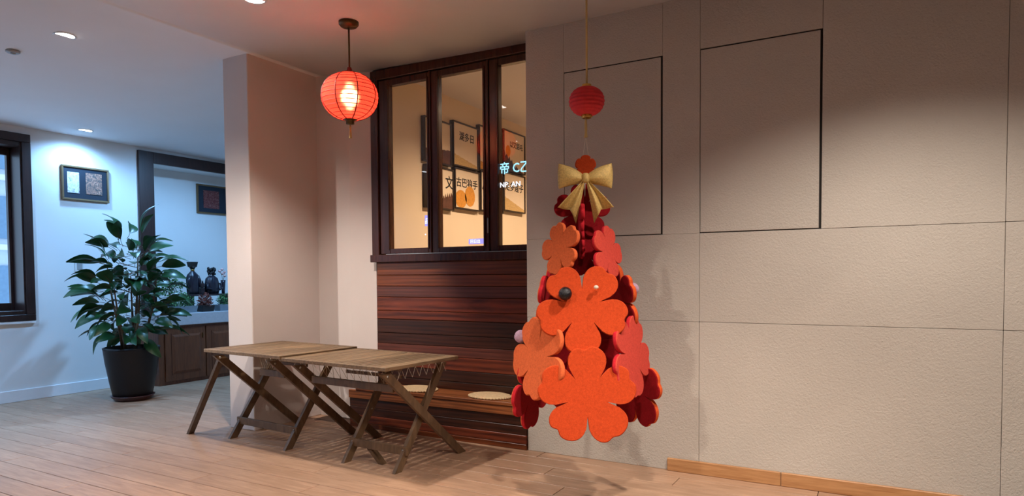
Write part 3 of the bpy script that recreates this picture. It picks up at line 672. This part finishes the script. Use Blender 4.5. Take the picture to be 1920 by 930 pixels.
def planter(x, w, mat, leafmat, label, seed, h=0.16):
    t = thing('planter', label, 'planter', (x, 7.92, 0.895), 0)
    MB().add(*(lambda a, b_, c_, d_: ([(-a, -c_, 0), (a, -c_, 0), (a, c_, 0), (-a, c_, 0), (-b_, -d_, 0.085), (b_, -d_, 0.085), (b_, d_, 0.085), (-b_, d_, 0.085)],
             [(3, 2, 1, 0), (4, 5, 6, 7), (0, 1, 5, 4), (1, 2, 6, 5), (2, 3, 7, 6), (3, 0, 4, 7)]))(w * 0.46, w * 0.5, 0.06, 0.075)).build('trough', mat, t)
    f = foliage(420, w * 0.46, 0.085, 0.07, h, 0.035, seed).build('foliage', leafmat, t); f['kind'] = 'stuff'
planter(5.38, 0.34, 'trough', 'herb', 'blue grey planter of bushy green herbs next to the tall potted plant', 3, 0.19)
planter(5.71, 0.18, 'trough_dark', 'herb_red', 'black planter of reddish leaves between two green planters', 4, 0.17)
planter(6.05, 0.34, 'trough', 'herb', 'blue grey planter of green herbs next to the column', 5, 0.17)
t = thing('fern', 'feathery green fern in a low pot behind the herb planters', 'plant', (5.36, 8.17, 0.895))
MB().lathe([(0.06, 0), (0.08, 0.15), (0.085, 0.16), (0.07, 0.16)], 20).build('pot', 'trough_dark', t)
f = foliage(380, 0.20, 0.09, 0.22, 0.30, 0.045, 9).build('foliage', 'herb', t); f['kind'] = 'stuff'
MB().tube([(0, 0, 0.15), (0.02, 0, 0.3), (-0.06, 0, 0.42)], 0.008, 6).tube([(0, 0, 0.15), (0.05, 0, 0.3), (0.12, 0, 0.36)], 0.007, 6).build('stem', 'stem', t)
t = thing('riser_shelf', 'narrow dark riser shelf carrying the two figurines', 'shelf', (5.92, 8.17, 0.895))
MB().box(-0.30, 0.30, -0.11, 0.11, 0.205, 0.228, 0, 0.003).build('top_board', 'ornament', t)
for sx in (-0.27, 0.27): MB().box(sx - 0.012, sx + 0.012, -0.09, 0.09, 0, 0.205, 0, 0.002).build('support', 'ornament', t)
SZ = 0.895 + 0.228
def robe(prof, folds, amp, n=40):
    mb = MB(); vs = []; fs = []
    for (r, z) in prof:
        for k in range(n):
            a = 2 * PI * k / n; q = r * (1 + amp * math.sin(folds * a) * (1 if z < 0.26 else 0.3)); vs.append((q * math.cos(a), q * 0.72 * math.sin(a), z))
    for i in range(len(prof) - 1):
        for k in range(n): fs.append((i * n + k, i * n + (k + 1) % n, (i + 1) * n + (k + 1) % n, (i + 1) * n + k))
    fs += [tuple(range(n))[::-1], tuple((len(prof) - 1) * n + k for k in range(n))]
    return mb.add(vs, fs, 0, True)
t = thing('figurine', 'dark robed figurine with a square flat topped hat', 'figurine', (5.70, 8.16, SZ))
robe([(0.078, 0), (0.082, 0.05), (0.086, 0.15), (0.09, 0.22), (0.07, 0.27), (0.03, 0.31), (0.022, 0.325)], 9, 0.06).build('robe', 'figure', t)
MB().lathe([(0.024, 0.315), (0.026, 0.33), (0.022, 0.345)], 16).build('collar', 'figure_gold', t)
MB().lathe([(0.025, 0.34), (0.038, 0.36), (0.042, 0.375)], 20).build('head', 'figure_black', t)
MB().add([(-0.042, -0.036, 0.37), (0.042, -0.036, 0.37), (0.042, 0.036, 0.37), (-0.042, 0.036, 0.37), (-0.056, -0.045, 0.44), (0.056, -0.045, 0.44), (0.056, 0.045, 0.44), (-0.056, 0.045, 0.44)],
         [(3, 2, 1, 0), (4, 5, 6, 7), (0, 1, 5, 4), (1, 2, 6, 5), (2, 3, 7, 6), (3, 0, 4, 7)]).build('hat', 'figure_black', t)
for s in (-1, 1): MB().tube([(s * 0.055, -0.03, 0.25), (s * 0.085, -0.03, 0.18), (s * 0.075, -0.05, 0.1)], [0.02, 0.022, 0.012], 8).build('sleeve', 'figure', t)
t = thing('figurine', 'squat dark figurine with a bushy black topknot', 'figurine', (5.99, 8.16, SZ))
robe([(0.09, 0), (0.105, 0.06), (0.10, 0.14), (0.085, 0.21), (0.05, 0.245), (0.035, 0.255)], 11, 0.05).build('robe', 'figure', t)
mb = MB(); r_ = random.Random(2)
for k in range(46):
    a = 2 * PI * r_.random(); q = 0.045 * math.sqrt(r_.random()); mb.ball((q * math.cos(a) * 1.1, q * math.sin(a), 0.27 + 0.085 * r_.random()), r_.uniform(0.012, 0.019), 7, 5, 0, 1.3)
mb.build('topknot', 'figure_black', t)
MB().tube([(-0.1, -0.05, 0.15), (-0.11, -0.06, 0.08), (-0.06, -0.09, 0.06)], [0.02, 0.022, 0.014], 8).tube([(0.1, -0.05, 0.15), (0.11, -0.06, 0.08), (0.06, -0.09, 0.06)], [0.02, 0.022, 0.014], 8).build('sleeves', 'figure', t)
t = thing('carved_box', 'small dark carved ornament standing between the two figurines', 'ornament', (5.835, 8.17, SZ))
MB().box(-0.03, 0.03, -0.04, 0.04, 0, 0.085, 0, 0.006).build('base', 'ornament', t)
mb = MB().box(-0.026, 0.026, -0.035, 0.035, 0.086, 0.15, 0, 0.008)
mb.tube([(0.02, 0, 0.15), (0.022, 0, 0.185)], [0.012, 0.006], 8); mb.build('top', 'ornament', t)
t = thing('bud_vase', 'slim dark vase of pale pink blossoms at the column edge', 'vase', (6.165, 8.15, SZ))
MB().lathe([(0.02, 0), (0.024, 0.05), (0.03, 0.14), (0.034, 0.19), (0.028, 0.19)], 20).build('vase', 'figure', t)
MB().tube([(0, 0, 0.15), (-0.02, 0, 0.26), (-0.05, 0, 0.31)], 0.003, 5).tube([(0, 0, 0.15), (0.02, 0, 0.25), (0.03, 0, 0.30)], 0.003, 5).build('twig', 'stem', t)
for (a, b_, c_) in ((-0.05, 0, 0.315), (0.03, 0, 0.305), (0.0, 0.01, 0.28), (0.02, -0.01, 0.25), (-0.01, 0, 0.34)): MB().ball((a, b_, c_), 0.022, 9, 6, 0, 0.8, 0.2).build('blossom', 'petal', t)

# ------------------------------------------------------------------ pictures on the blue wall, switch
def wall_picture(x0, x1, z0, z1, y, label, prints):
    cx_, cz_ = (x0 + x1) / 2, (z0 + z1) / 2; w, h = (x1 - x0) / 2, (z1 - z0) / 2
    t = thing('framed_picture', label, 'picture', (cx_, y, cz_)); m = MB()
    for bx in ((-w, w, h - 0.022, h), (-w, w, -h, -h + 0.022), (-w, -w + 0.022, -h + 0.022, h - 0.022), (w - 0.022, w, -h + 0.022, h - 0.022)): m.box(bx[0], bx[1], -0.034, 0, bx[2], bx[3], 0, 0.004)
    m.build('frame', 'picgold', t)
    MB().box(-w + 0.018, w - 0.018, -0.020, -0.004, -h + 0.018, h - 0.018).build('mount', 'matnavy', t)
    for (a, b_, c_, d_, mt) in prints: MB().box(a, b_, -0.025, -0.0205, c_, d_).build('print', mt, t)
wall_picture(4.145, 4.68, 2.265, 2.665, LY, 'dark mounted picture with two panels left of the niche frame', ((-0.205, -0.075, -0.115, 0.125, 'art_ink'), (0.0, 0.185, -0.115, 0.135, 'art_flower')))
wall_picture(6.19, 6.72, 2.29, 2.715, LY + 0.45, 'dark mounted red relief picture inside the niche by the column', ((-0.16, 0.10, -0.13, 0.13, 'art_red'),))
t = thing('light_switch', 'white wall switch left of the potted plant', 'switch', (4.317, LY, 1.494))
MB().box(-0.048, 0.048, -0.010, 0, -0.066, 0.066, 0, 0.004).build('plate', 'plastic', t)
MB().box(-0.024, 0.034, -0.016, -0.010, -0.042, 0.042, 0, 0.003).build('rocker', 'plastic_grey', t)

# ------------------------------------------------------------------ food pictures in the room behind the window
GY = 4.2
def food_picture(x0, x1, z0, z1, label, text, shapes):
    t = thing('food_picture', label, 'picture', ((x0 + x1) / 2, GY, (z0 + z1) / 2), 0, 'food pictures behind the window'); w, h = (x1 - x0) / 2, (z1 - z0) / 2; m = MB()
    for bx in ((-w, w, h - 0.016, h), (-w, w, -h, -h + 0.016), (-w, -w + 0.016, -h + 0.016, h - 0.016), (w - 0.016, w, -h + 0.016, h - 0.016)): m.box(bx[0], bx[1], -0.055, 0, bx[2], bx[3], 0, 0.003)
    m.build('frame', 'picframe', t)
    MB().box(-w + 0.012, w - 0.012, -0.040, -0.004, -h + 0.012, h - 0.012).build('print_sheet', 'paperwhite', t)
    if text:
        me = lettering(text[0], text[1], 'ink', 0.0006); mt = Matrix(((1, 0, 0, 0), (0, 0, -1, 0), (0, 1, 0, 0), (0, 0, 0, 1)))
        inst('lettering', me, t, mat=Matrix.Translation((text[2], -0.0415, text[3])) @ mt)
    for (kind, mt, *a) in shapes:
        m = MB()
        if kind == 'disc': m.add([(a[0] + a[2] * math.cos(2 * PI * k / 28) * (1 + 0.03 * math.sin(k * 2.9)), -0.0425, a[1] + a[3] * math.sin(2 * PI * k / 28)) for k in range(28)], [tuple(range(28))])
        if kind == 'heap':
            n = 16; xs = [a[0] + (a[1] - a[0]) * k / n for k in range(n + 1)]
            tp = [a[3] + (a[4] - a[3]) * k / n + a[5] * math.sin(k * 2.3) for k in range(n + 1)]
            m.add([(x, -0.0425, a[2]) for x in xs] + [(x, -0.0425, z) for x, z in zip(xs, tp)], [(k, k + 1, n + 2 + k, n + 1 + k) for k in range(n)])
        m.build('print_motif', mt, t)
food_picture(5.57, 6.06, 2.545, 3.01, 'food picture with dark brown heap, upper row, furthest left', None, (('heap', 'brownprint', -0.23, 0.23, -0.22, -0.10, -0.06, 0.004),))
food_picture(6.09, 6.61, 2.57, 3.065, 'food picture of pale grains, upper row, between two window mullions', ('湖多日', 0.105, -0.13, 0.06), (('heap', 'grain', -0.245, 0.245, -0.235, -0.11, -0.20, 0.004),))
food_picture(6.63, 7.17, 2.59, 3.12, 'food picture with golden heap, upper row, half hidden by the right mullion', None, (('heap', 'biscuit', -0.25, 0.25, -0.25, -0.16, -0.13, 0.006),))
food_picture(7.20, 7.77, 2.665, 3.18, 'food picture with dark grey spiky motif behind the blue lettering, upper row', ('以又貊毛', 0.088, -0.12, 0.06), (('heap', 'greyprint', -0.27, 0.10, -0.255, -0.02, -0.20, 0.03), ('heap', 'brownprint', 0.08, 0.26, -0.255, -0.19, -0.24, 0.012), ('disc', 'biscuit', -0.16, 0.0, 0.06, 0.07)))
food_picture(5.59, 6.095, 2.065, 2.515, 'food picture with dark spiky fruit, lower row, furthest left', ('文', 0.15, 0.10, 0.02), (('heap', 'redprint', -0.235, -0.08, -0.21, -0.02, -0.08, 0.01), ('heap', 'brownprint', 0.02, 0.235, -0.21, -0.10, -0.04, 0.03)))
food_picture(6.115, 6.635, 2.10, 2.555, 'food picture of two golden biscuits, lower row', ('古巴狼手', 0.112, -0.225, 0.03), (('disc', 'biscuit', -0.13, -0.115, 0.115, 0.10), ('disc', 'biscuit', 0.055, -0.07, 0.105, 0.115)))
food_picture(6.655, 7.18, 2.115, 2.59, 'food picture with red brown heap, lower row, half hidden by the right mullion', ('小派', 0.15, -0.22, 0.0), (('heap', 'redprint', -0.20, 0.24, -0.22, -0.10, -0.17, 0.004),))
food_picture(7.20, 7.765, 2.16, 2.65, 'food picture of pale seeds under the blue lettering, lower row', ('足多莲子', 0.12, -0.24, 0.03), (('heap', 'grain', -0.265, 0.265, -0.23, -0.06, -0.20, 0.004),))

# ------------------------------------------------------------------ hanging felt ornament
OX, OY = 3.62, 1.536
orn = thing('hanging_ornament', 'hanging orange and red felt flower tree with gold bow and small red lantern', 'ornament', (OX, OY, 0), math.radians(-60.6))
def flower_outline(R, seed, petals=5, n=26, deep=0.40, notch=0.07):
    r = random.Random(seed); pts = []
    for k in range(petals):
        ls = r.uniform(0.94, 1.05); sk = r.uniform(-6, 6); dn = notch * r.uniform(0.5, 1.4); off = r.uniform(-3, 3)
        for i in range(n):
            ph = -36 + 72 * i / n; q = abs(ph) / 36
            s = (1 - q ** 2.8) ** 0.5 if q < 1 else 0
            rad = deep + (1 - deep) * s * ls - dn * math.exp(-((ph - sk) / 5.5) ** 2) * 0.9
            a = math.radians(90 + 72 * k + ph + off * (1 - q)); pts.append((R * rad * math.cos(a), R * rad * math.sin(a)))
    return pts
def felt_flower(pos, R, yaw, tilt, spin, front, back, edge, seed, th=0.03, deep=0.40, label=None, curl=0.0, notch=0.07):
    pts = flower_outline(R, seed, deep=deep, notch=notch); n = len(pts); b = 0.006; mb = MB()
    def lay(y, shrink): return [(x * (1 - shrink / R), y + curl * (x * x + z * z) / R, z * (1 - shrink / R)) for x, z in pts]
    A, B, D, E_ = lay(-th / 2, b), lay(-th / 2 + b, 0), lay(th / 2 - b, 0), lay(th / 2, b)
    vs = A + B + D + E_ + [(0, -th / 2, 0), (0, th / 2, 0)]
    for k in range(n):
        j = (k + 1) % n
        mb.add([], [], 0)
    o0 = len(mb.v); mb.v += vs
    def f(*ix, m=0, s=True): mb.f.append(tuple(o0 + q for q in ix)); mb.mi.append(m); mb.sm.append(s)
    for k in range(n):
        j = (k + 1) % n
        f(4 * n, k, j, m=0, s=False); f(4 * n + 1, 3 * n + j, 3 * n + k, m=1, s=False)
        f(k, n + k, n + j, j, m=0); f(n + k, 2 * n + k, 2 * n + j, n + j, m=2); f(2 * n + k, 3 * n + k, 3 * n + j, 2 * n + j, m=1)
    o = bpy.data.objects.new('felt_flower', mb.mesh('felt_flower', [front, back, edge])); C.objects.link(o); o.parent = orn
    o.matrix_local = Matrix.Translation(pos) @ Matrix.Rotation(math.radians(yaw), 4, 'Z') @ Matrix.Rotation(math.radians(-tilt), 4, 'X') @ Matrix.Rotation(math.radians(-spin), 4, 'Y')
    if label: o['label'] = label
    return o
FO, FS, FC, FR, FE, FO2 = 'f_orange', 'f_salmon', 'f_coral', 'f_red', 'f_edge', 'f_orange2'
felt_flower((-0.036, -0.383, 0.705), 0.272, 0, 6, 0, FO, FR, FO2, 1, label='large orange flower at the bottom front')
felt_flower((-0.052, -0.300, 1.172), 0.250, 0, 9, 180, FO, FR, FO2, 2, label='large orange flower with black pompom')
felt_flower((-0.287, -0.196, 0.885), 0.245, -57, 6, 28, FS, FR, FS, 3, label='salmon flower on the left')
felt_flower((0.232, -0.196, 0.892), 0.245, 57, 6, -30, FC, FR, FE, 4, label='coral flower on the right')
felt_flower((-0.32, 0.095, 0.665), 0.245, -118, 4, 36, FS, FR, FE, 5)
felt_flower((0.315, 0.095, 0.660), 0.245, 118, 4, 0, FO, FR, FO2, 6)
felt_flower((0.0, 0.339, 0.705), 0.27, 180, 6, 0, FO, FR, FE, 7)
felt_flower((-0.222, 0.03, 1.20), 0.215, -108, 7, 10, FS, FR, FE, 8)
felt_flower((0.206, 0.03, 1.20), 0.215, 108, 7, -10, FO, FR, FO2, 9)
felt_flower((0.0, 0.255, 1.05), 0.25, 180, 9, 180, FO, FR, FE, 10)
felt_flower((-0.158, -0.154, 1.500), 0.155, -52, 8, 20, FS, FR, FS, 11, th=0.026)
felt_flower((0.104, -0.155, 1.476), 0.160, 52, 8, -20, FC, FR, FE, 12, th=0.026)
felt_flower((-0.015, 0.028, 1.515), 0.175, 0, 8, 180, FR, FR, FE, 13)
felt_flower((-0.016, 0.03, 1.725), 0.172, 0, 6, 0, FR, FR, FE, 14)
felt_flower((-0.030, -0.03, 1.70), 0.115, 90, 0, 10, FE, FE, FE, 15, th=0.024)
felt_flower((-0.026, -0.04, 1.53), 0.09, 90, 0, 30, FR, FR, FE, 16, th=0.024)
felt_flower((0.0, 0.12, 0.93), 0.24, 0, 0, 30, FR, FR, FE, 18)
felt_flower((-0.001, -0.026, 1.985), 0.062, 0, 0, 0, FO, FR, FO2, 17, th=0.02, deep=0.74, label='small orange star at the top', notch=0.0)
def fuzzy(pos, r, mat, name='pompom'):
    return MB().ball((0, 0, 0), r, 28, 20, 0, 1.0, 0.03).build(name, mat, orn, loc=pos)
fuzzy((-0.385, -0.03, 0.991), 0.038, 'pom_lilac'); fuzzy((0.280, 0.018, 1.264), 0.038, 'pom_lilac')
fuzzy((-0.148, -0.343, 1.250), 0.036, 'pom_black'); MB().ball((0, 0, 0), 0.014, 14, 10, 0, 0.8).build('bead', 'bead', orn, loc=(0.019, -0.336, 1.283))
# cords, small lantern, tassel
MB().tube([(0.014, 0.038, 2.45), (0.014, 0.038, 3.188)], 0.0065, 6).build('cord', 'cordgold', orn)
prof = []
N = 9
for k in range(N):
    for q in range(4):
        a = -PI / 2 + 0.42 + (PI - 0.84) * (k + q / 4) / N; prof.append((0.100 * math.cos(a) ** 0.85 * (1 + 0.06 * math.sin(PI * q / 4)), 0.086 * math.sin(a)))
ln = MB().lathe(prof, 40, smooth=True).build('lantern_body', 'redpaper2', orn, loc=(0.014, 0.038, 2.373))
for zz in (0.076, -0.098):
    MB().lathe([(0.026, zz), (0.028, zz + 0.004), (0.028, zz + 0.018), (0.026, zz + 0.022), (0.02, zz + 0.022), (0.02, zz)], 24, cap=False).build('lantern_cap', 'gold', ln)
mb = MB()
for k in range(6): a = 2 * PI * k / 6; mb.ball((0.028 * math.cos(a), 0.028 * math.sin(a), -0.088), 0.006, 6, 5)
mb.build('cap_studs', 'gold', ln)
MB().lathe([(0.003, 2.285), (0.006, 2.26), (0.008, 2.24), (0.009, 2.21), (0.007, 2.19), (0.011, 2.165), (0.008, 2.16)], 10, (0.008, 0.034, 0)).build('tassel', 'cordgold', orn)
MB().tube([(0.008, 0.034, 2.165), (-0.004, 0.02, 2.10), (-0.016, -0.02, 2.03)], 0.002, 5).tube([(0.008, 0.034, 2.165), (0.014, 0.02, 2.10), (0.018, -0.02, 2.03)], 0.002, 5).build('string_loop', 'cord', orn)
MB().tube([(0, 0.02, 2.03), (0, 0.03, 1.7), (0, 0.03, 0.75)], 0.003, 5).build('inner_string', 'cord', orn)
# gold bow
bow = bpy.data.objects.new('bow', None); C.objects.link(bow); bow.parent = orn; bow.location = (-0.012, -0.105, 1.900)
def bow_loop(s):
    mb = MB(); NT, NA = 14, 28; vs = []; fs = []
    for i in range(NT + 1):
        t = i / NT; x = s * (0.012 + 0.145 * t); hh = 0.020 + 0.056 * t ** 0.7 - 0.004 * t; dd = 0.030 * math.sin(PI * min(1, 0.12 + t * 0.88)) ** 0.6 + 0.004
        zc = 0.014 * t + 0.006 * math.sin(PI * t)
        for k in range(NA):
            a = 2 * PI * k / NA; ple = 1 - 0.34 * (1 - t) ** 0.8 * abs(math.sin(a * 1.5 + 0.4)); c_ = math.cos(a)
            vs.append((x - s * 0.006 * (math.sin(a) ** 2) * t, -dd * ple * c_, zc + hh * math.sin(a) * (1 - 0.05 * c_)))
    for i in range(NT):
        for k in range(NA): fs.append((i * NA + k, i * NA + (k + 1) % NA, (i + 1) * NA + (k + 1) % NA, (i + 1) * NA + k))
    fs += [tuple(range(NA))[::-1], tuple(NT * NA + k for k in range(NA))]
    return mb.add(vs, fs, 0, True).build('bow_loop', 'goldcloth', bow)
bow_loop(-1); bow_loop(1)
MB().lathe([(0.013, -0.025), (0.021, -0.016), (0.023, 0), (0.021, 0.016), (0.013, 0.025)], 20).xf(Matrix.Translation((0, -0.018, 0.0)) @ Matrix.Diagonal((1, 0.8, 1.1, 1))).build('bow_knot', 'goldcloth', bow)
def bow_tail(s):
    mb = MB(); NT, NU = 14, 12; top, bot = [], []
    L0, L1 = Vector((s * 0.16, 0, -0.165)), Vector((s * 0.052, 0, -0.255)); nt_ = Vector((s * 0.088, 0, -0.178))
    for i in range(NT + 1):
        t = i / NT
        for u in range(NU + 1):
            f = u / NU
            end = L0.lerp(nt_, f / 0.5) if f < 0.5 else nt_.lerp(L1, (f - 0.5) / 0.5)
            st = Vector((s * (0.014 - 0.012 * f), 0, -0.012)); p = st.lerp(end, t)
            y = -0.016 - 0.020 * math.sin(PI * t) - 0.014 * (0.35 + t) * math.cos(f * 2 * PI * 1.5 + 0.3) + 0.012 * t
            top.append(p + Vector((0, y, 0))); bot.append(p + Vector((0, y + 0.006, 0)))
    n = len(top); W_ = NU + 1; fs = []
    for i in range(NT):
        for u in range(NU):
            a = i * W_ + u; fs += [(a, a + 1, a + W_ + 1, a + W_), (n + a, n + a + W_, n + a + W_ + 1, n + a + 1)]
        for u in (0, NU): a = i * W_ + u; fs.append((a, a + W_, n + a + W_, n + a))
    for i in (0, NT):
        for u in range(NU): a = i * W_ + u; fs.append((a, a + 1, n + a + 1, n + a))
    return mb.add(top + bot, fs, 0, True).build('bow_tail', 'goldcloth', bow)
bow_tail(-1); bow_tail(1)
